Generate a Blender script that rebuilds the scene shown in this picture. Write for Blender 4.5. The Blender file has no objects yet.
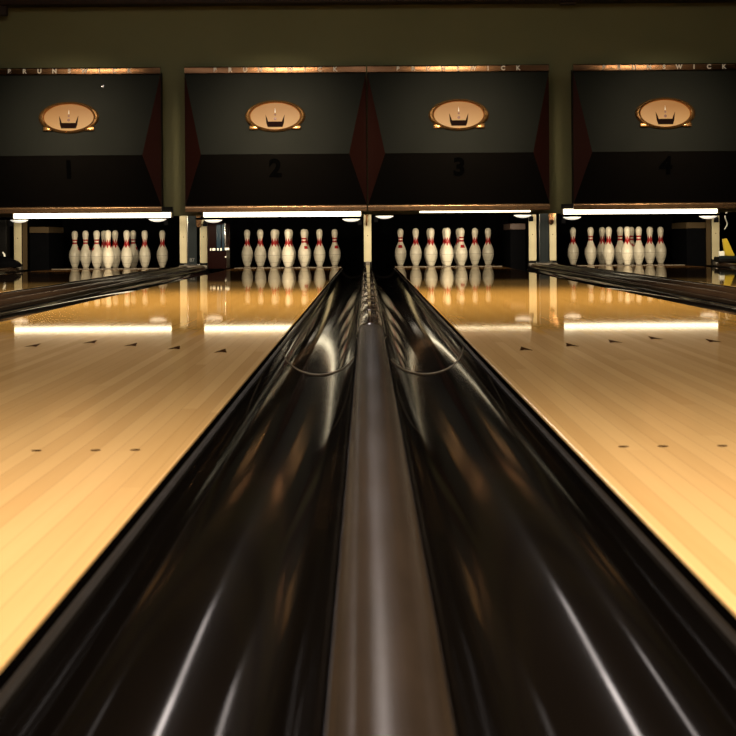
import bpy, bmesh, math, random
from mathutils import Vector, Matrix
random.seed(7)
PI = math.pi
scene = bpy.context.scene
COL = scene.collection

# ------------------------------------------------------------------ materials
class NT:
    def __init__(self, name):
        self.m = bpy.data.materials.new(name); self.m.use_nodes = True
        self.t = self.m.node_tree; self.t.nodes.clear()
        self.out = self.n('ShaderNodeOutputMaterial')
    def n(self, kind, **kw):
        nd = self.t.nodes.new(kind)
        for k, v in kw.items(): setattr(nd, k, v)
        return nd
    def l(self, a, b): self.t.links.new(a, b)
    def math(self, op, a, b=None, c=None, clamp=False):
        nd = self.n('ShaderNodeMath', operation=op, use_clamp=clamp)
        for i, v in enumerate((a, b, c)):
            if v is None: continue
            if isinstance(v, (int, float)): nd.inputs[i].default_value = v
            else: self.l(v, nd.inputs[i])
        return nd.outputs[0]
    def mix(self, f, a, b):
        nd = self.n('ShaderNodeMix', data_type='RGBA')
        for i, v in ((0, f), (6, a), (7, b)):
            if isinstance(v, (int, float)): nd.inputs[i].default_value = v
            elif isinstance(v, tuple): nd.inputs[i].default_value = (*v, 1)
            else: self.l(v, nd.inputs[i])
        return nd.outputs[2]
    def noise(self, vec, scale, detail=3, rough=.5):
        nd = self.n('ShaderNodeTexNoise'); nd.inputs['Scale'].default_value = scale
        nd.inputs['Detail'].default_value = detail; nd.inputs['Roughness'].default_value = rough
        if vec is not None: self.l(vec, nd.inputs['Vector'])
        return nd.outputs['Fac']
    def obj(self): return self.n('ShaderNodeTexCoord').outputs['Object']
    def scale(self, vec, s):
        nd = self.n('ShaderNodeMapping'); nd.inputs['Scale'].default_value = s
        self.l(vec, nd.inputs['Vector']); return nd.outputs[0]
    def sep(self, vec):
        nd = self.n('ShaderNodeSeparateXYZ'); self.l(vec, nd.inputs[0]); return nd.outputs
    def ramp(self, v, lo, hi):
        nd = self.n('ShaderNodeMapRange', clamp=True)
        nd.inputs['From Min'].default_value = lo; nd.inputs['From Max'].default_value = hi
        self.l(v, nd.inputs['Value']); return nd.outputs[0]
    def bsdf(self, **kw):
        b = self.n('ShaderNodeBsdfPrincipled')
        for k, v in kw.items():
            k = k.replace('_', ' ')
            if isinstance(v, tuple): b.inputs[k].default_value = (*v, 1) if len(v) == 3 else v
            elif isinstance(v, (int, float)): b.inputs[k].default_value = v
            else: self.l(v, b.inputs[k])
        return b
    def end(self, sh):
        self.l(sh.outputs[0] if hasattr(sh, 'outputs') else sh, self.out.inputs['Surface']); return self.m

def simple(name, col, rough=.5, metal=0., var=.15, nscale=12, spec=.5, coat=0., stretch=(1, 1, 1), emit=None, es=0.):
    t = NT(name)
    v = t.scale(t.obj(), stretch)
    f = t.noise(v, nscale, 4)
    dark = tuple(c*(1-var) for c in col); lite = tuple(min(1, c*(1+var)) for c in col)
    c = t.mix(f, dark, lite)
    r = t.math('MULTIPLY_ADD', f, rough*.4, rough*.8)
    b = t.bsdf(Base_Color=c, Roughness=r, Metallic=metal, Specular_IOR_Level=spec, Coat_Weight=coat)
    if emit:
        b.inputs['Emission Color'].default_value = (*emit, 1); b.inputs['Emission Strength'].default_value = es
    return t.end(b)

def lane_material():
    t = NT('lane_wood')
    o = t.obj(); x, y, z = t.sep(o)
    bw = 1.0541/39
    bi = t.math('FLOOR', t.math('DIVIDE', x, bw))
    wn = t.n('ShaderNodeTexWhiteNoise', noise_dimensions='1D'); t.l(bi, wn.inputs['W'])
    # long planks: also change along the lane
    seg = t.math('FLOOR', t.math('MULTIPLY_ADD', wn.outputs[0], 7.0, t.math('DIVIDE', y, 2.6)))
    wn2 = t.n('ShaderNodeTexWhiteNoise', noise_dimensions='2D')
    cmb = t.n('ShaderNodeCombineXYZ'); t.l(bi, cmb.inputs[0]); t.l(seg, cmb.inputs[1]); t.l(cmb.outputs[0], wn2.inputs['Vector'])
    plank = wn2.outputs['Value']
    grain = t.noise(t.scale(o, (60, 1.6, 1)), 1.0, 5, .6)
    fx = t.math('FRACT', t.math('DIVIDE', x, bw))
    seam = t.math('LESS_THAN', fx, .05)
    tone = t.math('ADD', t.math('MULTIPLY', plank, .55), t.math('MULTIPLY', grain, .45))
    maple = t.mix(tone, (.66, .42, .185), (.88, .61, .31))
    pine = t.mix(tone, (.62, .36, .09), (.84, .51, .145))
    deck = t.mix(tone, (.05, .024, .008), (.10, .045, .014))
    zj = t.math('MULTIPLY_ADD', plank, .35, y)
    base = t.mix(t.ramp(zj, 5.75, 6.0), maple, pine)
    base = t.mix(t.ramp(y, 12.2, 13.0), base, deck)  # much darker brown from well before the pin deck to the end
    base = t.mix(t.math('MULTIPLY', seam, .22), base, (.14, .07, .025))
    side = t.math('LESS_THAN', z, -.0035)                       # lane sides turn black below the top edge
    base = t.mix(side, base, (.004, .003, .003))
    # worn lacquer: duller before the arrows, mirror bright beyond
    wear = t.noise(t.scale(o, (5, .8, 1)), 1.0, 4)
    rough = t.math('ADD', t.math('MULTIPLY_ADD', wear, .016, .020), t.math('MULTIPLY', t.ramp(y, 6.2, 2.5), .09))
    dif = t.n('ShaderNodeBsdfDiffuse'); t.l(base, dif.inputs['Color'])
    gl = t.n('ShaderNodeBsdfGlossy'); t.l(rough, gl.inputs['Roughness'])
    gl.inputs['Color'].default_value = (1, .96, .90, 1)
    fr = t.n('ShaderNodeFresnel'); fr.inputs['IOR'].default_value = 1.42
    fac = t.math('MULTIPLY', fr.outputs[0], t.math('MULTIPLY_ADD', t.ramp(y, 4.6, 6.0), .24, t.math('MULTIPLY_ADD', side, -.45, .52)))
    bump = t.n('ShaderNodeBump'); bump.inputs['Strength'].default_value = .02; bump.inputs['Distance'].default_value = .001
    t.l(t.noise(t.scale(o, (9, .9, 1)), 1.0, 3), bump.inputs['Height'])
    for s in (gl,): t.l(bump.outputs[0], s.inputs['Normal'])
    mx = t.n('ShaderNodeMixShader'); t.l(fac, mx.inputs[0]); t.l(dif.outputs[0], mx.inputs[1]); t.l(gl.outputs[0], mx.inputs[2])
    return t.end(mx)

def gloss_black(name, c0, c1, k=.85, soft=.016, rough=(.026, .06), soft_rough=.26, bumps=.05):
    """black moulded plastic: clear gloss over a faintly scuffed surface"""
    t = NT(name)
    o = t.obj()
    sc = t.noise(t.scale(o, (40, 1.2, 40)), 1.0, 4, .6)
    sm = t.noise(t.scale(o, (6, 1.0, 6)), 1.5, 3)
    col = t.mix(sm, c0, c1)
    r = t.math('ADD', t.math('MULTIPLY_ADD', sm, rough[1]-rough[0], rough[0]), t.math('MULTIPLY', sc, .015))
    bump = t.n('ShaderNodeBump'); bump.inputs['Strength'].default_value = bumps; bump.inputs['Distance'].default_value = .004
    t.l(t.noise(t.scale(o, (3, .7, 3)), 1.6, 2), bump.inputs['Height'])
    d = t.n('ShaderNodeBsdfDiffuse'); t.l(col, d.inputs['Color'])
    g = t.n('ShaderNodeBsdfGlossy'); t.l(r, g.inputs['Roughness']); t.l(bump.outputs[0], g.inputs['Normal'])
    g2 = t.n('ShaderNodeBsdfGlossy'); g2.inputs['Roughness'].default_value = soft_rough
    fr = t.n('ShaderNodeFresnel'); fr.inputs['IOR'].default_value = 1.45
    m1 = t.n('ShaderNodeMixShader'); m1.inputs[0].default_value = soft; t.l(d.outputs[0], m1.inputs[1]); t.l(g2.outputs[0], m1.inputs[2])
    m2 = t.n('ShaderNodeMixShader'); t.l(t.math('MULTIPLY', fr.outputs[0], k), m2.inputs[0]); t.l(m1.outputs[0], m2.inputs[1]); t.l(g.outputs[0], m2.inputs[2])
    return t.end(m2)
def gutter_material(near=False):
    if near: return gloss_black('gutter_black_worn', (.0022, .0018, .0016), (.006, .0045, .004), .52, .010, (.05, .08))
    return gloss_black('gutter_black', (.0022, .0018, .0016), (.006, .0045, .004), .74)

def cap_material(far=False):
    t = NT('divider_cap_far' if far else 'divider_cap')
    o = t.obj()
    sm = t.noise(t.scale(o, (14, 3, 14)), 2.0, 5, .65)
    big = t.noise(t.scale(o, (10, 1.4, 4)), 2.0, 2)
    col = t.mix(sm, (.015, .011, .009), (.036, .026, .021))
    r = t.math('MULTIPLY_ADD', big, .06 if far else .10, .05 if far else .16)
    d = t.n('ShaderNodeBsdfDiffuse'); t.l(col, d.inputs['Color'])
    g = t.n('ShaderNodeBsdfGlossy'); t.l(r, g.inputs['Roughness'])
    fr = t.n('ShaderNodeFresnel'); fr.inputs['IOR'].default_value = 1.45
    m = t.n('ShaderNodeMixShader'); t.l(t.math('MULTIPLY', fr.outputs[0], .85 if far else .38), m.inputs[0])
    t.l(d.outputs[0], m.inputs[1]); t.l(g.outputs[0], m.inputs[2])
    return t.end(m)

def pin_material(kind):
    t = NT('pin_' + kind)
    o = t.obj(); x, y, z = t.sep(o)
    def band(lo, hi): return t.math('MULTIPLY', t.math('GREATER_THAN', z, lo), t.math('LESS_THAN', z, hi))
    ang = t.math('ARCTAN2', y, x)
    if kind == 'banded':
        red = t.math('ADD', band(.240, .260), band(.273, .289), clamp=True)
        # small red shield on the shoulder, two per pin
        c = t.math('COSINE', t.math('MULTIPLY_ADD', ang, 2.0, .9))
        mark = t.math('MULTIPLY', t.math('GREATER_THAN', c, .55), band(.178, .208))
        red = t.math('ADD', red, mark, clamp=True)
    else:
        saw = t.math('PINGPONG', t.math('MULTIPLY', ang, 6/PI*1.0), 1.0)      # points round the neck
        top = t.math('MULTIPLY_ADD', saw, .036, .256)
        body = t.math('MULTIPLY', t.math('GREATER_THAN', z, .234), t.math('LESS_THAN', z, top))
        low = t.math('MULTIPLY_ADD', saw, -.036, .234)
        dn = t.math('MULTIPLY', t.math('GREATER_THAN', z, low), t.math('LESS_THAN', z, .2345))
        red = t.math('ADD', body, dn, clamp=True)
    scuff = t.noise(t.scale(o, (30, 30, 12)), 1.0, 5, .65)
    sfac = t.math('MULTIPLY', t.ramp(scuff, .55, .75), .45)
    ringn = t.math('MULTIPLY', band(.112, .117), .55)
    ring2 = t.math('MULTIPLY', band(.040, .046), .40)
    grime = t.math('ADD', t.math('ADD', sfac, ringn), ring2, clamp=True)
    base = t.mix(grime, (.80, .73, .60), (.28, .22, .15))
    base = t.mix(red, base, (.36, .010, .010))
    return t.end(t.bsdf(Base_Color=base, Roughness=.28, Specular_IOR_Level=.5))

def emissive(name, col, strength, base=(.8, .8, .8)):
    t = NT(name)
    f = t.noise(t.obj(), 9, 2)
    s = t.math('MULTIPLY_ADD', f, strength*.3, strength*.85)
    return t.end(t.bsdf(Base_Color=base, Roughness=.4, Emission_Color=col, Emission_Strength=s))

def emblem_material():
    t = NT('emblem_glass')
    o = t.obj(); x, y, z = t.sep(o)
    f = t.noise(o, 6, 3)
    g = t.ramp(t.math('MULTIPLY_ADD', f, .06, z), 1.46, 1.24)
    c = t.mix(g, (.46, .18, .040), (.86, .45, .15))
    return t.end(t.bsdf(Base_Color=(.10, .055, .02), Roughness=.4, Specular_IOR_Level=.2, Emission_Color=c, Emission_Strength=.62))

def wall_material():
    t = NT('olive_wall')
    f = t.noise(t.obj(), 2.2, 4)
    c = t.mix(f, (.235, .232, .118), (.300, .290, .150))
    return t.end(t.bsdf(Base_Color=c, Roughness=.75, Specular_IOR_Level=.2))

M = {
 'lane': lane_material(), 'gutter': gutter_material(), 'gutter_worn': gutter_material(True), 'cap': cap_material(), 'cap_far': cap_material(True),
 'pin_banded': pin_material('banded'), 'pin_crowned': pin_material('crowned'),
 'wall': wall_material(),
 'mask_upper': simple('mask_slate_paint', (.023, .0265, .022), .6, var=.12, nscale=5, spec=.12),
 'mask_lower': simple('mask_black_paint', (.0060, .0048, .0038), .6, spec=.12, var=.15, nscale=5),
 'cheek': simple('mask_red_paint', (.050, .012, .007), .5, var=.15, nscale=4),
 'number': simple('number_black', (.001, .001, .001), .7, spec=.05),
 'bronze': simple('brushed_bronze', (.125, .066, .033), .20, 1., var=.12, nscale=10, stretch=(.4, 8, 8)),
 'bronze_flat': simple('bronze_flat', (.60, .36, .18), .27, .75, var=.12, nscale=10, stretch=(.4, 8, 8)),
 'gold': simple('polished_gold', (.50, .26, .09), .25, .8, var=.1),
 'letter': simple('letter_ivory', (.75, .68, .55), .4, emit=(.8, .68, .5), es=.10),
 'emblem': emblem_material(),
 'crown': simple('crown_dark', (.012, .003, .002), .6, spec=.05),
 'crown_dot': simple('crown_ruby', (.20, .05, .02), .4),
 'tube': emissive('lamp_diffuser', (1., .86, .58), 5.0),
 'tube_dim': emissive('lamp_diffuser_dim', (1., .82, .52), 5.0),
 'black': simple('matt_black', (.005, .0045, .0045), .5, var=.3, spec=.06),
 'pit': simple('pit_black', (.0025, .0025, .003), .9, var=.3, spec=.0),
 'cream': simple('cream_edge_paint', (.36, .31, .195), .5, var=.25, nscale=7),
 'tan': simple('tan_ply', (.045, .029, .013), .6, var=.2, nscale=8, spec=.1),
 'slate': simple('slate_metal', (.010, .013, .015), .4, .0, spec=.06, var=.25, stretch=(20, 20, 1)),
 'dish': simple('white_dish_lit', (.85, .83, .78), .4, var=.05, emit=(1, .95, .85), es=.5),  # glow stands in for strip lamp light caught by the dish
 'chalk': simple('chalk_grey', (.16, .16, .16), .7),
 'chrome': simple('chrome', (.75, .76, .78), .15, 1.),
 'redglass': simple('dark_red_gloss', (.006, .0014, .0012), .3, spec=.05),
 'blueglass': simple('blue_gloss', (.008, .019, .033), .25, spec=.2),
 'white': simple('white_plastic', (.75, .74, .70), .45, var=.08),
 'cable': simple('white_cable', (.60, .60, .56), .5, var=.1),
 'yellow': simple('yellow_plastic', (.50, .36, .02), .4, var=.1),
 'clip': simple('divider_clip', (.06, .045, .036), .10, spec=.8),
 'seam': simple('seam_band_pale', (.34, .28, .21), .4, spec=.3),
 'lip': simple('gutter_lip_matt', (.012, .010, .009), .6, spec=.08),
 'joint': simple('joint_metal', (.10, .085, .07), .3, .3),
 'divider': gloss_black('divider_dark', (.004, .003, .002), (.010, .007, .005), .20, .015),
 'rail': gloss_black('divider_rail_brown', (.010, .006, .004), (.034, .020, .012), .26, .03, (.06, .14)),
 'deckedge': simple('deck_edge_pale', (.12, .095, .07), .4, var=.1),
 'dark_wood': simple('dark_beam', (.035, .014, .008), .6, var=.25, nscale=4, stretch=(.5, 6, 6)),
 'ceiling': simple('ceiling_dark', (.030, .027, .022), .9, var=.15),
 'side_wall': simple('side_wall_dark', (.045, .038, .026), .85, var=.15, nscale=3),
 'approach': simple('approach_maple', (.45, .29, .14), .3, var=.2, nscale=4, stretch=(30, 1.2, 1)),
 'concrete': simple('sub_floor', (.02, .018, .016), .9),
 'mark': simple('arrow_inlay', (.045, .020, .008), .8, spec=0.),
}

# ------------------------------------------------------------------ mesh helpers
def link(o, parent=None):
    COL.objects.link(o)
    if parent: o.parent = parent
    return o
def obj(name, bm, mat, parent=None, loc=(0, 0, 0), smooth=20):
    me = bpy.data.meshes.new(name)
    bmesh.ops.recalc_face_normals(bm, faces=bm.faces[:])
    bm.to_mesh(me); bm.free()
    me.materials.append(mat)
    if smooth:
        for p in me.polygons: p.use_smooth = True
        me.set_sharp_from_angle(angle=math.radians(smooth))
    o = bpy.data.objects.new(name, me); o.location = loc
    return link(o, parent)
def tag(o, label=None, cat=None, group=None, kind=None):
    for k, v in (('label', label), ('category', cat), ('group', group), ('kind', kind)):
        if v: o[k] = v
    return o
def empty(name, loc, label, cat, group=None):
    o = bpy.data.objects.new(name, None); o.location = loc; o.empty_display_size = .1
    return tag(link(o), label, cat, group)
def box(bm, x0, x1, y0, y1, z0, z1, bev=0., seg=2):
    vs = [bm.verts.new((x, y, z)) for x in (x0, x1) for y in (y0, y1) for z in (z0, z1)]
    fs = [bm.faces.new([vs[i] for i in q]) for q in ((0, 1, 3, 2), (4, 6, 7, 5), (0, 4, 5, 1), (2, 3, 7, 6), (0, 2, 6, 4), (1, 5, 7, 3))]
    if bev:
        es = list({e for f in fs for e in f.edges})
        bmesh.ops.bevel(bm, geom=es, offset=bev, segments=seg, profile=.5, affect='EDGES')
    return bm
def B(*a, **k): return box(bmesh.new(), *a, **k)
def prism(bm, prof, y0, y1, steps=1, closed=True, warp=None):
    """profile of (x, z) points carried along y"""
    rows = []
    for i in range(steps+1):
        y = y0+(y1-y0)*i/steps
        rows.append([bm.verts.new((x, y, z+(warp(y, x) if warp else 0))) for x, z in prof])
    n = len(prof); m = n if closed else n-1
    for a, b in zip(rows, rows[1:]):
        for j in range(m): bm.faces.new((a[j], a[(j+1) % n], b[(j+1) % n], b[j]))
    if closed:
        bm.faces.new(rows[0]); bm.faces.new(rows[-1][::-1])
    return bm
def lathe(bm, prof, seg=32, c=(0, 0, 0)):
    rows = []
    for r, z in prof:
        if r < 1e-6: rows.append([bm.verts.new((c[0], c[1], c[2]+z))])
        else: rows.append([bm.verts.new((c[0]+r*math.cos(2*PI*i/seg), c[1]+r*math.sin(2*PI*i/seg), c[2]+z)) for i in range(seg)])
    for a, b in zip(rows, rows[1:]):
        for i in range(seg):
            j = (i+1) % seg
            q = [a[i % len(a)], a[j % len(a)], b[j % len(b)], b[i % len(b)]]
            q = [v for k, v in enumerate(q) if v not in q[:k]]
            if len(q) > 2: bm.faces.new(q)
    return bm
def tube(bm, pts, r, seg=10, taper=None):
    rows = []
    pts = [Vector(p) for p in pts]
    for i, p in enumerate(pts):
        d = (pts[min(i+1, len(pts)-1)]-pts[max(i-1, 0)]).normalized()
        u = d.cross(Vector((0, 1, .13))).normalized(); w = d.cross(u)
        rr = r if not taper else r*taper[i]
        rows.append([bm.verts.new(p+rr*(u*math.cos(2*PI*k/seg)+w*math.sin(2*PI*k/seg))) for k in range(seg)])
    for a, b in zip(rows, rows[1:]):
        for k in range(seg): bm.faces.new((a[k], a[(k+1) % seg], b[(k+1) % seg], b[k]))
    bm.faces.new(rows[0]); bm.faces.new(rows[-1][::-1])
    return bm
def poly(bm, pts, thick):
    """flat outline given as 3-D points, thickened along its normal"""
    vs = [bm.verts.new(p) for p in pts]
    f = bm.faces.new(vs); f.normal_update()
    n = f.normal.copy()
    r = bmesh.ops.extrude_face_region(bm, geom=[f])
    for v in r['geom']:
        if isinstance(v, bmesh.types.BMVert): v.co += n*thick
    return bm
def text(name, s, size, mat, parent, loc, rot, extrude=.003, bold=0., spacing=1.0):
    cu = bpy.data.curves.new(name, 'FONT'); cu.body = s; cu.size = size; cu.extrude = extrude; cu.offset = bold
    cu.align_x = 'CENTER'; cu.align_y = 'CENTER'; cu.space_character = spacing
    to = bpy.data.objects.new(name, cu); COL.objects.link(to)
    dg = bpy.context.evaluated_depsgraph_get()
    me = bpy.data.meshes.new_from_object(to.evaluated_get(dg))
    bpy.data.objects.remove(to); bpy.data.curves.remove(cu)
    me.materials.clear(); me.materials.append(mat)
    o = bpy.data.objects.new(name, me); o.location = loc; o.rotation_euler = rot
    return link(o, parent)
def struct(name, bm, mat, smooth=None):
    return tag(obj(name, bm, mat, smooth=smooth), kind='structure')
def dup(root, loc):
    r = root.copy(); COL.objects.link(r); r.location = loc
    for ch in root.children:
        c = ch.copy(); COL.objects.link(c); c.parent = r
        for g in ch.children:
            d = g.copy(); COL.objects.link(d); d.parent = c
    return r

# ------------------------------------------------------------------ layout
LX = [-2.585, -.7865, .7955, 2.592]
PX = [-2.598, -.80, .80, 2.60]                     # rack and mask centres            # lane centres
HW = .527                                        # half lane width
Y0, YK, YB = .35, 18.2, 20.45                    # foul line, kickback fronts, back of pit
YM = 16.35                                       # mask fronts
ORD = ['first', 'second', 'third', 'fourth']
NUM = ['1', '2', '3', '4']
SIDE = ['far left lane', 'lane left of the centre divider', 'lane right of the centre divider', 'far right lane']
YH = 18.70

# ------------------------------------------------------------------ room shell
struct('floor', B(-4.6, 4.6, -4, 21, -.30, -.16), M['concrete'])
struct('floor_approach', B(-4.55, 4.55, -3.95, .33, -.15, 0.), M['approach'])
struct('ceiling', B(-4.6, 4.6, -4, 21, 3.0, 3.1), M['ceiling'])
struct('wall_left', B(-4.7, -4.6, -4, 21, -.3, 3.1), M['side_wall'])
struct('wall_right', B(4.6, 4.7, -4, 21, -.3, 3.1), M['side_wall'])
struct('wall_front', B(-4.6, 4.6, -4.1, -4, -.3, 3.1), M['side_wall'])
struct('wall_pit', B(-4.6, 4.6, 20.9, 21, -.3, 3.0), M['pit'])
struct('wall_back', B(-4.6, 4.6, 16.62, 16.74, .497, 3.0), M['wall'])
struct('trim_1', B(-4.6, 4.6, 16.42, 16.62, 2.36, 2.56, bev=.008), M['dark_wood'], 35)
struct('trim_2', B(-4.6, 4.6, 16.75, 20.9, .66, .70), M['pit'])          # ceiling over the pits

# ------------------------------------------------------------------ lanes
def lane_bm():
    return box(bmesh.new(), -HW, HW, Y0, 18.40, -.075, 0, bev=.0025, seg=2)
for i, cx in enumerate(LX):
    t = empty('bowling_lane', (cx, 0, 0), 'wooden bowling lane under number %s, %s' % (NUM[i],
        ['mostly hidden behind the left divider', 'left of the central black gutters', 'right of the central black gutters', 'mostly hidden behind the right divider'][i]),
        'bowling lane', 'bowling lanes')
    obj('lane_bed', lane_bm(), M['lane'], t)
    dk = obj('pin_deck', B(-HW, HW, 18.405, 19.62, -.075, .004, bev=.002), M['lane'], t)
    obj('deck_edge', B(-HW, HW, 18.37, 18.404, -.02, .0052, bev=.0010), M['deckedge'], dk)
    for k in range(7):
        ay = 5.27-(abs(k-3))*.155; ax = (k-3)*.1345
        bm = bmesh.new()
        poly(bm, [(ax-.016, ay-.07, .0004), (ax, ay-.045, .0004), (ax+.016, ay-.07, .0004), (ax, ay+.09, .0004)], .0006)
        obj('aiming_arrow', bm, M['mark'], t)
    for d in (.07, .124, .205):
        for s in (-1, 1):
            bm = bmesh.new()
            lathe(bm, [(0, .0003), (.007, .0003), (.007, .0008), (0, .0008)], 18, (s*(HW-d), 2.555, 0))
            obj('guide_dot', bm, M['mark'], t)

# ------------------------------------------------------------------ gutters
def gutter_prof(xa, xb, za, zb, depth, n=28):
    """U section from the divider side (xa, top za) to the lane side (xb, top zb)"""
    c = (xa+xb)/2; r = abs(xb-xa)/2; sg = 1 if xb > xa else -1
    pts = [(xa, za)]
    for k in range(n+1):
        a = PI+PI*k/n
        pts.append((c+sg*r*math.cos(a), zb-.004+depth*math.sin(a)))
    pts.append((xb, zb))
    th = .004
    outer = [(xb+sg*.010, zb), (xb+sg*.011, zb-.012), (xb+sg*th, zb-.014)]
    for k in range(n, -1, -1):
        a = PI+PI*k/n
        outer.append((c+sg*(r+th)*math.cos(a), zb-.006+(depth+th)*math.sin(a)))
    outer.append((xa-sg*th, za-.004))
    return pts+outer
def make_gutter(xa, xb, label, za=.018):
    sg = 1 if xb > xa else -1
    t = empty('gutter', (0, 0, 0), label, 'gutter', 'black gutters beside the lanes')
    YS = 5.1
    obj('near_trough', prism(bmesh.new(), gutter_prof(xa, xb, za, -.006, .076), Y0, YS-.012, 10), M['gutter_worn'], t)
    obj('far_trough', prism(bmesh.new(), gutter_prof(xa, xb, za, -.006, .072), YS+.012, 18.15, 26), M['gutter'], t)
    obj('joint_band', prism(bmesh.new(), gutter_prof(xa, xb, za, -.0055, .0735), YS-.011, YS+.011, 1), M['seam'], t)
    obj('lip_rail', prism(bmesh.new(), [(xb-sg*.001, -.010), (xb-sg*.001, -.0045), (xb+sg*.003, -.003), (xb+sg*.008, -.0045), (xb+sg*.009, -.010)], Y0, 18.1, 1), M['lip'], t)
    return t
make_gutter(-.0415, -.2425, 'deep black half round gutter left of the central divider cap')
make_gutter(.0415, .251, 'deep black half round gutter right of the central divider cap')
for i, (cx, s) in enumerate(((LX[1], -1), (LX[0], 1), (LX[2], 1), (LX[3], -1), (LX[0], -1), (LX[3], 1))):
    e = cx+s*HW
    make_gutter(e+s*.228, e+s*.0175, ['black gutter along the left edge of lane 2', 'black gutter along the right edge of lane 1', 'black gutter along the right edge of lane 3',
                'black gutter along the left edge of lane 4', 'black gutter along the left edge of lane 1', 'black gutter along the right edge of lane 4'][i], za=-.006)

# ------------------------------------------------------------------ dividers
t = empty('lane_divider', (0, 0, 0), 'narrow grey brown domed divider cap running between the two central gutters', 'lane divider', 'dividers between the lanes')
def cap_prof(w, h, n=12):
    p = [(-w, -.155), (-w, h-.016)]
    for k in range(n+1):
        a = PI-PI*k/n
        x = math.cos(a)
        p.append((w*x*.985, h-.016+.016*(1-abs(x)**3.2)**.6))
    p += [(w, h-.016), (w, -.155)]
    return p
joints = [5.4, 6.45, 7.35, 8.05, 9.1, 10.3, 11.6, 13.2]
edges = [Y0]+joints+[18.15]
for a, b in zip(edges, edges[1:]):
    L = b-a
    bow = .005 if a > 5 else .0
    obj('cap_section', prism(bmesh.new(), cap_prof(.035, .040), a+.002, b-.002, 18,
        warp=lambda y, x, a=a, L=L, bow=bow: bow*math.sin(PI*(y-a)/L)), M['cap_far' if a > 5 else 'cap'], t)
for y in joints:
    obj('joint_clip', prism(bmesh.new(), cap_prof(.0362, .0402), y-.035, y+.035, 14, warp=lambda yy, x, y=y: .0035*math.cos((yy-y)/.035*PI/2)), M['clip'], t)
obj('end_bracket', B(-.020, .020, 17.9, 18.15, .030, .062, bev=.006), M['joint'], t)

def side_divider(xc, label, hw=.137):
    t = empty('lane_divider', (xc, 0, 0), label, 'lane divider', 'dividers between the lanes')
    p = [(-hw, -.155), (-hw, -.008), (-hw+.012, .000), (-hw+.030, .001), (hw-.030, .001), (hw-.012, .0), (hw, -.008), (hw, -.155)]
    obj('track_base', prism(bmesh.new(), p, Y0, 18.15, 6), M['divider'], t)
    for s in (-1, 1):
        n = 14
        q = [(s*.085-.040, -.001)]
        for k in range(n+1):
            a = PI-PI*k/n
            q.append((s*.085+.040*math.cos(a), .002+.030*math.sin(a)))
        q.append((s*.085+.040, -.001))
        obj('rail', prism(bmesh.new(), q, Y0, 18.0, 6), M['rail'], t)
    obj('end_lip', B(-hw, hw, 18.0, 18.14, .002, .034, bev=.008), M['joint'], t)
    return t
DX = (LX[0]+LX[1])/2
side_divider(DX, 'low black double railed divider between lanes 1 and 2')
side_divider((LX[2]+LX[3])/2, 'low black double railed divider between lanes 3 and 4')
side_divider(LX[0]-.896, 'dark divider stub at the left end of the alley beside lane 1')
side_divider(LX[3]+.896, 'dark divider stub at the right end of the alley beside lane 4')

# ------------------------------------------------------------------ masks
def rail_bar(z0, z1, y, hw, flat=None):
    """round fronted horizontal bar, front at y, carried along x"""
    bm = bmesh.new(); n = 10; zc = (z0+z1)/2; hz = (z1-z0)/2
    prof = [(y+.06, z1), (y+.02, z1)]
    for k in range(n+1):
        a = PI/2-PI*k/n
        prof.append((y+.016-.016*math.cos(a), zc+hz*math.sin(a)))
    prof += [(y+.02, z0), (y+.06, z0)]
    if flat:
        prof = [(y+.06, z1)]+[(y+flat-flat*math.sin(a*PI/12), z1-flat+flat*math.cos(a*PI/12)) for a in range(7)]+[(y, z0+.004), (y+.004, z0), (y+.06, z0)]
    rows = [[bm.verts.new((x, yy, zz)) for yy, zz in prof] for x in (-hw, -hw/2, 0, hw/2, hw)]
    for a, b in zip(rows, rows[1:]):
        for j in range(len(prof)):
            k = (j+1) % len(prof); bm.faces.new((a[j], a[k], b[k], b[j]))
    bm.faces.new(rows[0]); bm.faces.new(rows[-1][::-1])
    return bm
def ellipse(a, b, n=64): return [(a*math.cos(2*PI*k/n), b*math.sin(2*PI*k/n)) for k in range(n)]
HM = .794; ZT, ZM_, ZL = 1.735, 1.023, .577; INS = .150; DP = .12
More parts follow.
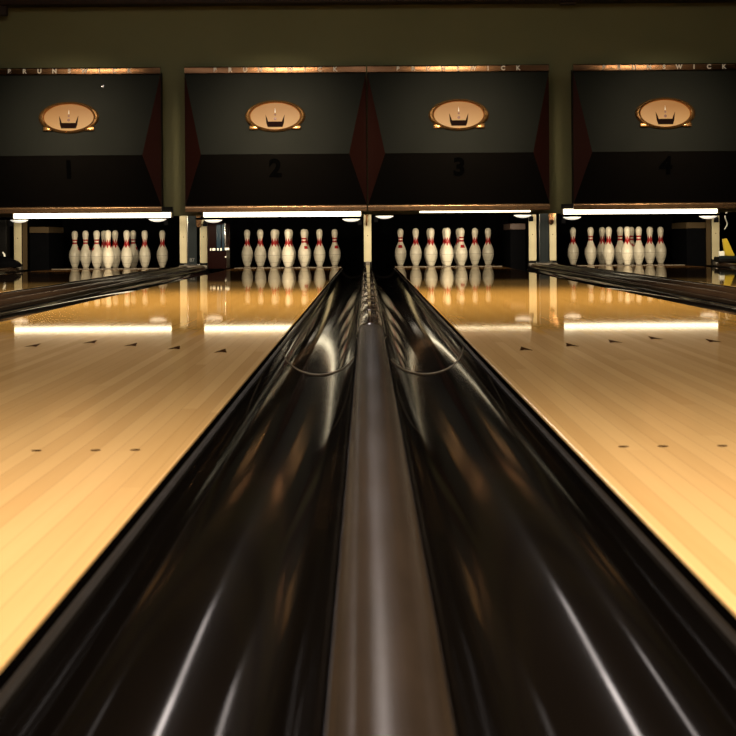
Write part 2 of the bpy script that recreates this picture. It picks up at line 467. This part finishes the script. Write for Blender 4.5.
for i, cx in enumerate(PX):
    lab = 'dark angular mask with black number %s and a lit gold crown oval' % NUM[i]
    t = empty('pinsetter_mask', (cx, YM, 0), lab, 'mask', 'pinsetter masks above the lanes')
    # local y: 0 = rear corners, -DP = prow line
    A, Bc = (-HM, 0, ZT), (HM, 0, ZT)
    C, D = (-HM+INS, -DP, ZM_), (HM-INS, -DP, ZM_)
    E, F = (-HM, 0, ZL), (HM, 0, ZL)
    def slab(pts):
        bm = bmesh.new()
        n = (Vector(pts[1])-Vector(pts[0])).cross(Vector(pts[2])-Vector(pts[0])).normalized()
        if n.y > 0: n = -n
        f = [bm.verts.new(p) for p in pts]; g = [bm.verts.new(Vector(p)-n*.012) for p in pts]
        bm.faces.new(f); bm.faces.new(g[::-1])
        for k in range(len(pts)):
            m = (k+1) % len(pts); bm.faces.new((f[k], g[k], g[m], f[m]))
        return bm
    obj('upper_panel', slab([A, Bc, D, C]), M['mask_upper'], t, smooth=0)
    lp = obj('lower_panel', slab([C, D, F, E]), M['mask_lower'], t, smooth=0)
    obj('cheek', slab([A, C, E]), M['cheek'], t, smooth=0)
    obj('cheek', slab([Bc, D, F]), M['cheek'], t, smooth=0)
    obj('housing', B(-HM+.012, HM-.012, .016, .268, ZL-.0, ZT+.03), M['black'], t)
    top = obj('top_rail', rail_bar(1.735, 1.797, -.02, HM, .014), M['bronze'], t)
    obj('bottom_rail', rail_bar(.522, .579, -.02, HM, .016), M['bronze_flat'], t)
    for k, ch in enumerate('BRUNSWICK'):
        text('letter', ch, .052, M['letter'], top, ((k-4)*.131, -.0225, 1.764), (PI/2, 0, 0), .0025, .0022)
    # number on the lower panel (faces forward and down)
    tl = math.atan2(DP, ZM_-ZL)
    fz = .895; fy = -DP*(fz-ZL)/(ZM_-ZL)
    text('number', NUM[i], .215, M['number'], lp, (0, fy-.002, fz), (PI/2+tl, 0, 0), .002, .009)
    # emblem on the upper panel (faces forward and up)
    tu = math.atan2(DP, ZT-ZM_)
    ez = 1.355; ey = -DP*(ZT-ez)/(ZT-ZM_)
    R = Matrix.Translation((0, ey, ez)) @ Matrix.Rotation(-tu, 4, 'X')          # local plane xz, front -y
    bm = bmesh.new(); n = 64
    secs = [(.264, .143, 0), (.262, .141, -.014), (.248, .134, -.027), (.234, .128, -.030), (.222, .122, -.025), (.215, .118, -.012), (.215, .118, 0)]
    rows = [[bm.verts.new(R @ Vector((a*math.cos(2*PI*k/n), y, b*math.sin(2*PI*k/n)))) for k in range(n)] for a, b, y in secs]
    for a, b in zip(rows, rows[1:]+rows[:1]):
        for k in range(n): bm.faces.new((a[k], a[(k+1) % n], b[(k+1) % n], b[k]))
    for sx in (-1, 1):                                                          # lugs on the ring
        for (lx, lz, w, h) in ((.186, -.104, .040, .020),):
            b2 = box(bmesh.new(), sx*lx-w, sx*lx+w, -.024, 0, lz-h, lz+h, bev=.010, seg=3)
            b2.transform(R); me = bpy.data.meshes.new('tmp'); b2.to_mesh(me); b2.free(); bm.from_mesh(me); bpy.data.meshes.remove(me)
    ring = obj('emblem_frame', bm, M['gold'], t)
    bm = bmesh.new()
    bm.faces.new([bm.verts.new(R @ Vector((x, -.008, z))) for x, z in ellipse(.216, .120)])
    face = obj('emblem_lens', bm, M['emblem'], ring, smooth=0)
    bm = bmesh.new()
    outl = [(-.064, -.098), (.064, -.098), (.076, -.062), (.084, .014), (.066, -.030), (.060, -.050), (-.060, -.050), (-.066, -.030), (-.084, .014), (-.076, -.062)]
    f = [bm.verts.new(R @ Vector((x, -.009, z))) for x, z in outl]; g = [bm.verts.new(R @ Vector((x, -.014, z))) for x, z in outl]
    bm.faces.new(f); bm.faces.new(g[::-1])
    for k in range(len(f)):
        m = (k+1) % len(f); bm.faces.new((f[k], g[k], g[m], f[m]))
    obj('crown', bm, M['crown'], face, smooth=0)
    for (dz, r) in ((-.024, .013), (.012, .009)):
        bm = bmesh.new()
        vs = [bm.verts.new(R @ Vector((r*math.cos(2*PI*k/16), -.012, dz+r*math.sin(2*PI*k/16)))) for k in range(16)]
        bm.faces.new(vs)
        obj('crown_jewel', bm, M['crown_dot'], face, smooth=0)
    bm = bmesh.new()
    bm.faces.new([bm.verts.new(R @ Vector(p)) for p in ((-.006, -.0105, .03), (.006, -.0105, .03), (0, -.0105, .072))])
    obj('crown_spire', bm, M['letter'], face, smooth=0)
    # ring scuffs / bolt heads
    if i == 0:
        bm = bmesh.new(); bz = 1.63
        lathe(bm, [(0, .012), (.012, .009), (.016, 0)], 18)
        bm.transform(Matrix.Translation((.29, -DP*(ZT-bz)/(ZT-ZM_), bz)) @ Matrix.Rotation(PI/2-tu, 4, 'X'))
        obj('bolt', bm, M['chrome'], t)

# ------------------------------------------------------------------ strip lamps under the masks
strips = [(-.53, .86, .482, .526), (-.65, .74, .482, .530), (-.340, .640, .508, .522), (-.870, .490, .486, .532)]
for i, cx in enumerate(PX):
    x0, x1, z0, z1 = strips[i]
    t = empty('strip_lamp', (cx, 16.5, 0), 'glowing %s white strip lamp under the bottom rail of mask number %s' % (['long', 'long', 'short thin', 'long'][i], NUM[i]), 'strip lamp', 'strip lamps under the masks')
    obj('diffuser', B(x0, x1, 0, .035, z0, z1, bev=.006), M['tube_dim' if i == 2 else 'tube'], t)
    obj('housing', B(x0-.012, x1+.012, .036, .09, z0-.004, .5765), M['black'], t)
    obj('end_cap', B(x0-.014, x0, .0, .036, z0-.003, z1+.003, bev=.003), M['cream'], t)
    obj('end_cap', B(x1, x1+.014, .0, .036, z0-.003, z1+.003, bev=.003), M['cream'], t)
    o = empty('sweep_bar', (cx, 16.80, .438), None, None)
    bz = (.036, .025, .051, .0305)[i]
    obj('bar', B(-.75, .75, 0, .06, bz, bz+.018, bev=.004), M['pit'], o)
    for sx in (-.68, .68): obj('arm', B(sx-.02, sx+.02, .01, .05, bz+.018, .222), M['pit'], o)
    tag(o, 'black horizontal sweep bar hanging behind the strip lamp of lane %s' % NUM[i], 'sweep bar', 'sweep bars')

# ------------------------------------------------------------------ pits, kickbacks, dishes
for i, cx in enumerate(LX):
    bm = bmesh.new(); n = 60
    rows = [[bm.verts.new((-.75+1.5*k/n, YB-.02+.014*math.sin(k*.9)+.008*math.sin(k*.37), z)) for k in range(n+1)] for z in (-.15, .25, .655)]
    for a, b in zip(rows, rows[1:]):
        for k in range(n): bm.faces.new((a[k], a[k+1], b[k+1], b[k]))
    o = obj('pit_curtain', bm, M['pit'], None, (cx, 0, 0))
    tag(o, 'black curtain hanging at the back of the pit behind rack %s' % NUM[i], 'pit curtain', 'pit curtains')
def kickback(x, label, hw=.037, w2=None, tanside=0):
    t = empty('kickback', (x, YK, 0), label, 'kickback panel', 'kickback panels beside the pins')
    obj('side_panel', B(-hw, hw, .02, 2.2, -.15, .655), M['pit'], t)
    obj('front_edge', B(-hw, hw, 0, .02, .055, .655, bev=.005), M['cream'], t)
    obj('foot_block', B(-hw-.002, hw+.002, -.015, .018, -.14, .055, bev=.006), M['black'], t)
    for z in (.34, ):
        bm = bmesh.new(); lathe(bm, [(0, .003), (.004, .002), (.005, 0)], 10)
        bm.transform(Matrix.Translation((0, 0, z-.03)) @ Matrix.Rotation(PI/2, 4, 'X'))
        obj('screw', bm, M['black'], t)
    if tanside:
        obj('inner_board', B(tanside*(hw+.001), tanside*(hw+.045), .05, .08, 0, .5) if tanside > 0 else B(-hw-.045, -hw-.001, .05, .08, 0, .5), M['tan'], t)
    return t
kickback(LX[0]-.825, 'cream edged panel at the left side of rack 1', tanside=1)
kickback(LX[0]+.79, 'cream edged panel at the right side of rack 1')
kickback(LX[1]-.812, 'cream edged panel at the left side of rack 2')
kickback(0., 'cream edged post standing at the end of the central divider')
kickback(LX[2]+.812, 'cream edged panel at the right side of rack 3')
kickback(LX[3]-.7875, 'cream edged panel at the left side of rack 4', .034)
kickback(LX[3]+.80, 'cream edged panel at the right side of rack 4', tanside=-1)

for k, (x, lab) in enumerate(((-1.71, 'dark slate metal column between the panels of lanes 1 and 2'), (1.715, 'dark slate metal column between the panels of lanes 3 and 4'))):
    t = empty('metal_column', (x, YK, 0), lab, 'metal column', 'slate columns')
    obj('shaft', B(-.047, .047, -.02, .3, .035, .62, bev=.006), M['slate'], t)
    obj('seam_strip', B(-.045, -.039, -.024, -.018, .06, .6), M['chrome'], t)
    obj('foot_rim', B(-.08, .08, -.05, -.021, .036, .043, bev=.003), M['chrome'], t)
    if k == 0:
        text('chalk_mark', '87', .05, M['chalk'], t, (.0, -.0215, .085), (PI/2, 0, .0), .0008)
# bronze brackets at the column tops
def bracket(x, flip, label):
    bm = bmesh.new(); s = flip
    pts = [(0, 0, .66), (s*.10, 0, .66), (s*.10, 0, .56), (s*.05, 0, .48), (s*.045, 0, .42), (s*.02, 0, .40), (0, 0, .42)]
    poly(bm, pts, .03)
    o = obj('bracket', bm, M['bronze'], None, (x, 18.169, 0), smooth=0)
    tag(o, label, 'bracket', 'bronze brackets')
bracket(-1.665, 1, 'small bronze bracket above the left panel of rack 2')
bracket(1.765, 1, 'curved bronze bracket above the left panel of rack 4')
bracket(-.018, .36, 'little bronze bracket atop the central post')

di = 0
for i, cx in enumerate(LX):
    for s in (-1, 1):
        off = {(0, -1): -.715, (0, 1): .595, (1, -1): -.675, (1, 1): .632, (2, -1): -.635, (2, 1): .675, (3, -1): -.655, (3, 1): .635}[(i, s)]
        z = (.472, .460, .486, .464)[i]
        t = empty('pit_dish', (cx+off, 17.7, z), 'small white dish on a black arm, upper %s of pit opening %s' % ('left' if s < 0 else 'right', NUM[i]), 'dish', 'white dishes in the pit corners')
        bm = bmesh.new()
        lathe(bm, [(0, -.018), (.03, -.016), (.060, -.009), (.082, .004), (.086, .010), (.080, .009), (.05, -.003), (0, -.010)], 28)
        obj('dish', bm, M['dish'], t)
        obj('arm', B(min(s*.06, s*.10), max(s*.06, s*.10), -.01, .03, -.05, -.004, bev=.004), M['pit'], t)
        obj('hanger', B(min(s*.07, s*.09), max(s*.07, s*.09), 0, .02, -.004, .66-z), M['pit'], t)

# machine face showing inside lane 2's pit at the left
t = empty('machine_cabinet', (LX[1]-.655, 18.05, 0), 'dark red and blue glossy machine cabinet standing at the left of rack 2', 'machine cabinet')
obj('body', B(-.105, .075, 0, .5, .0, .44, bev=.006), M['redglass'], t)
obj('blue_column', B(-.02, .025, -.02, .0, .17, .43, bev=.008), M['blueglass'], t)
obj('blue_column', B(.032, .060, -.02, .0, .17, .43, bev=.008), M['blueglass'], t)
obj('chrome_edge', B(.062, .070, -.022, 0, .19, .44, bev=.002), M['chrome'], t)
for x, w in ((-.075, .006), (-.045, .014), (-.005, .007), (.025, .007)):
    obj('white_tab', B(x-w, x+w, -.026, -.0, .175, .200, bev=.003), M['white'], t)
obj('white_tab', B(.062, .105, -.026, 0., .180, .204, bev=.004), M['white'], t)
bm = bmesh.new(); lathe(bm, [(0, .01), (.007, .008), (.008, 0)], 12); bm.transform(Matrix.Translation((.068, 0, .115)) @ Matrix.Rotation(PI/2, 4, 'X'))
obj('rivet', bm, M['white'], t)
# dark inner boxes of the outer pits
for x0, x1, x, lab in ((-.09, .10, LX[0]-.655, 'black box panel standing inside the pit left of rack 1'), (-.10, .09, LX[3]+.65, 'black box panel standing inside the pit right of rack 4'), (-.05, .10, LX[2]+.66, 'black box panel standing inside the pit right of rack 3')):
    t = empty('pit_cabinet', (x, 18.4, 0), lab, 'pit cabinet', 'black pit cabinets')
    obj('body', B(x0, x1, 0, .9, -.1, .36, bev=.006), M['pit'], t)
    obj('top_board', B(x0, x1, .0, .9, .361, .42, bev=.004), M['tan' if x != LX[2]+.66 else 'dark_wood'], t)

# ------------------------------------------------------------------ odds and ends at the outer edges
XL = -3.46
t = empty('machine_housing', (XL-.02, 17.85, .034), 'black cone shaped housing with a white tip at the far left edge', 'machine housing')
bm = bmesh.new(); lathe(bm, [(0, 0), (.16, 0), (.165, .03), (.14, .055), (.09, .075), (.05, .10), (.03, .105), (0, .105)], 32)
obj('cone', bm, M['pit'], t)
obj('white_tip', tube(bmesh.new(), [(.02, -.03, .09), (.012, -.035, .12), (-.002, -.04, .145)], .011, 10, [1, .9, .6]), M['white'], t)
o = obj('metal_post', B(-.035, .035, 0, .2, .034, .62, bev=.006), M['black'], None, (-3.535, 18.1, 0)); tag(o, 'black upright post left of the cream panel at the far left edge', 'post')
o = obj('canvas_sheet', B(-.06, .06, 0, .03, -.16, .62, bev=.01), simple('green_canvas', (.10, .16, .12), .6), None, (-3.71, 18.2, 0)); tag(o, 'grey green upright sheet cut off by the left edge beside lane 1', 'sheet')

t = empty('tool_tray', (3.535, 17.9, .034), 'black tray with a white box at the far right edge beside lane 4', 'tray')
obj('tray', B(-.18, .14, -.05, .22, 0, .05, bev=.012), M['black'], t)
obj('tray_lip', B(-.18, .14, -.06, -.05, .03, .06, bev=.004), M['slate'], t)
o = obj('white_box', B(-.025, .025, 0, .06, 0, .055, bev=.006), M['white'], None, (3.395, 17.9, .084)); tag(o, 'small white box resting on the black tray at the far right edge', 'box')
bm = bmesh.new()
poly(bm, [(-.055, 0, .17), (-.015, 0, .175), (.055, 0, .02), (.055, 0, 0), (-.03, 0, 0)], .05)
o = obj('yellow_wedge', bm, M['yellow'], None, (3.485, 18.04, .084)); tag(o, 'yellow slanted wedge tool standing on the tray at the far right edge', 'wedge')
bm = bmesh.new()
pts = [(.02+.02*math.sin(k*.55)-.003*k, .01*math.cos(k*.4), .62-.016*k) for k in range(18)]
tube(bm, pts, .006)
tube(bm, [(-.05+.02*k*.5, .01, .56-.01*k+.012*math.sin(k)) for k in range(9)], .005)
o = obj('hanging_cable', bm, M['cable'], None, (3.50, 18.16, 0)); tag(o, 'pale loose cable hanging above the yellow wedge at the far right edge', 'cable')
bm = bmesh.new(); tube(bm, [(.0, 0, .62), (-.005, 0, .5), (-.015, 0, .35), (-.03, 0, .2), (-.035, 0, .02), (-.035, 0, -.16)], .026, 12)
o = obj('pale_pipe', bm, M['white'], None, (3.66, 18.2, 0)); tag(o, 'pale upright pipe behind the tray, cut off by the right edge', 'pipe')

# small dark fittings under the top beam
for x, w, h, lab in ((1.78, .07, .025, 'small dark red fitting under the top beam above the gap before mask 4'), (-3.22, .05, .09, 'dark fitting under the top beam in the upper left corner')):
    o = obj('beam_fitting', B(-w, w, 0, .08, -h, 0, bev=.006), M['dark_wood'], None, (x, 16.46, 2.361)); tag(o, lab, 'fitting', 'fittings under the top beam')

# ------------------------------------------------------------------ pins
IN = .0254
prof_d = [(0, 2.03), (.12, 2.25), (.75, 2.828), (2.25, 3.906), (3.375, 4.510), (4.5, 4.766), (5.875, 4.563), (7.25, 3.703), (8.625, 2.472), (9.375, 1.965),
          (10, 1.797), (10.875, 1.870), (11.75, 2.094), (12.625, 2.406), (13.5, 2.547), (14.2, 2.30), (14.65, 1.80), (14.9, 1.05), (15, 0)]
def catmull(pts, n=4):
    out = []
    for i in range(len(pts)-1):
        p0, p1, p2, p3 = pts[max(i-1, 0)], pts[i], pts[i+1], pts[min(i+2, len(pts)-1)]
        for k in range(n):
            u = k/n
            out.append(tuple(.5*((2*p1[j])+(-p0[j]+p2[j])*u+(2*p0[j]-5*p1[j]+4*p2[j]-p3[j])*u*u+(-p0[j]+3*p1[j]-3*p2[j]+p3[j])*u**3) for j in (0, 1)))
    return out+[pts[-1]]
pp = [(max(d, 0)/2*IN, h*IN) for h, d in catmull(prof_d, 4)]
pp[-1] = (0, 15*IN)
pin_mesh = {}
for kind in ('banded', 'crowned'):
    bm = lathe(bmesh.new(), [(0, 0)]+pp, 36)
    tmp = obj('bowling_pin', bm, M['pin_'+kind], smooth=60)
    pin_mesh[kind] = tmp.data; bpy.data.objects.remove(tmp)
S = .3048; RH = S*math.sqrt(3)/2
SPOT = {1: (0, 0), 2: (-S/2, RH), 3: (S/2, RH), 4: (-S, 2*RH), 5: (0, 2*RH), 6: (S, 2*RH), 7: (-1.5*S, 3*RH), 8: (-.5*S, 3*RH), 9: (.5*S, 3*RH), 10: (1.5*S, 3*RH)}
PLACE = {1: 'head pin at the front', 2: 'left pin of the second row', 3: 'right pin of the second row', 4: 'left pin of the third row', 5: 'middle pin behind the head pin',
         6: 'right pin of the third row', 7: 'leftmost pin of the back row', 8: 'second from left in the back row', 9: 'third from left in the back row', 10: 'rightmost pin of the back row'}
BANDED = [{7, 4, 2, 9}, {3, 10}, {7, 3}, {4, 5, 3, 9}]
for i, cx in enumerate(PX):
    for k, (dx, dy) in SPOT.items():
        kind = 'banded' if k in BANDED[i] else 'crowned'
        o = bpy.data.objects.new('bowling_pin', pin_mesh[kind]); link(o)
        o.location = (cx+dx, YH+dy, .0042); o.rotation_euler.z = random.uniform(0, 2*PI)
        tag(o, '%s, %s of rack %s' % ('white pin with red neck bands' if kind == 'banded' else 'white pin with pointed red collar', PLACE[k], NUM[i]), 'bowling pin', 'bowling pins')

# ------------------------------------------------------------------ lights
def area(name, loc, target, sx, sy, power, col, spread=PI):
    L = bpy.data.lights.new(name, 'AREA'); L.shape = 'RECTANGLE'; L.size = sx; L.size_y = sy; L.energy = power; L.color = col; L.spread = spread
    o = bpy.data.objects.new(name, L); link(o); o.location = loc
    o.rotation_euler = (Vector(target)-Vector(loc)).to_track_quat('-Z', 'Y').to_euler()
    return o
def point(name, loc, power, col, r=.06):
    L = bpy.data.lights.new(name, 'POINT'); L.energy = power; L.color = col; L.shadow_soft_size = r
    o = bpy.data.objects.new(name, L); link(o); o.location = loc; return o
def spot(name, loc, target, power, col, ang, blend=.6, r=.05):
    L = bpy.data.lights.new(name, 'SPOT'); L.energy = power; L.color = col; L.spot_size = math.radians(ang); L.spot_blend = blend; L.shadow_soft_size = r
    o = bpy.data.objects.new(name, L); link(o); o.location = loc
    o.rotation_euler = (Vector(target)-Vector(loc)).to_track_quat('-Z', 'Y').to_euler(); return o
WARM = (1., .79, .53); GOLD = (1., .74, .42); WHITE = (1., .88, .82)
for s in (-1, 1):
    spot('lane_lamp', (s*1.1, 1.1, 2.55), (s*1.0, 1.3, 0), 390, WARM, 100, .9, .12)
    spot('lane_lamp_far', (s*1.2, 9.2, 2.8), (s*1.2, 8.6, 0), 400, GOLD, 105, .8, .12)
    spot('lane_fill_mid', (s*1.5, 4.4, 2.8), (s*1.4, 4.2, 0), 95, WARM, 90, 1., .12)  # added fill to brighten the middle stretch of the lanes
    spot('lane_lamp_outer', (s*3.0, 9.2, 2.8), (s*3.0, 8.6, 0), 260, GOLD, 100, .8, .12)
for i, cx in enumerate(PX):
    area('mask_lamp', (cx, 14.0, 2.22), (cx, 16.3, 1.12), .42, .07, [2.3, 2.9, 2.4, 1.8][i], WARM, math.radians(40))
    area('pit_lamp', (cx, 16.88, .52), (cx, 19.2, .16), 1.3, .05, [24, 24, 24, 24][i], (1., .84, .57), math.radians(150))
for x, p in ((-.08, 16.), (-1.9, 17.), (2.3, 3.)):
    for y, q in ((8.0, 1.), (10.9, .42), (13.6, .16)):
        area('tube_lamp', (x, y, 2.75), (x, y, 0), .13, 2.6, p*q*1.5, WHITE)

area('wall_fill', (0, 13.6, 2.9), (0, 16.6, 2.05), 7.5, .15, 2.9, (1., .88, .62), math.radians(80))  # unseen light added to lift the back wall
w = bpy.data.worlds.new('world'); scene.world = w; w.use_nodes = True
w.node_tree.nodes['Background'].inputs[0].default_value = (.010, .008, .006, 1)
w.node_tree.nodes['Background'].inputs[1].default_value = .3

# ------------------------------------------------------------------ camera
cam = bpy.data.cameras.new('camera'); co = bpy.data.objects.new('camera', cam); link(co)
F = 1868.
cam.sensor_width = 36; cam.lens = 36*F/736
cam.shift_x = 1.5/736; cam.shift_y = -(368-238)/736
cam.clip_start = .02; cam.clip_end = 60
co.location = (-.011, 0, .288)
co.rotation_euler = (Matrix.Rotation(PI/2, 3, 'X') @ Matrix.Rotation(math.radians(-.40), 3, 'Z')).to_euler()
cam.dof.use_dof = True; cam.dof.focus_distance = 13.; cam.dof.aperture_fstop = 26
scene.camera = co
scene.view_settings.view_transform = 'Standard'
scene.view_settings.look = 'None'
scene.view_settings.exposure = 0
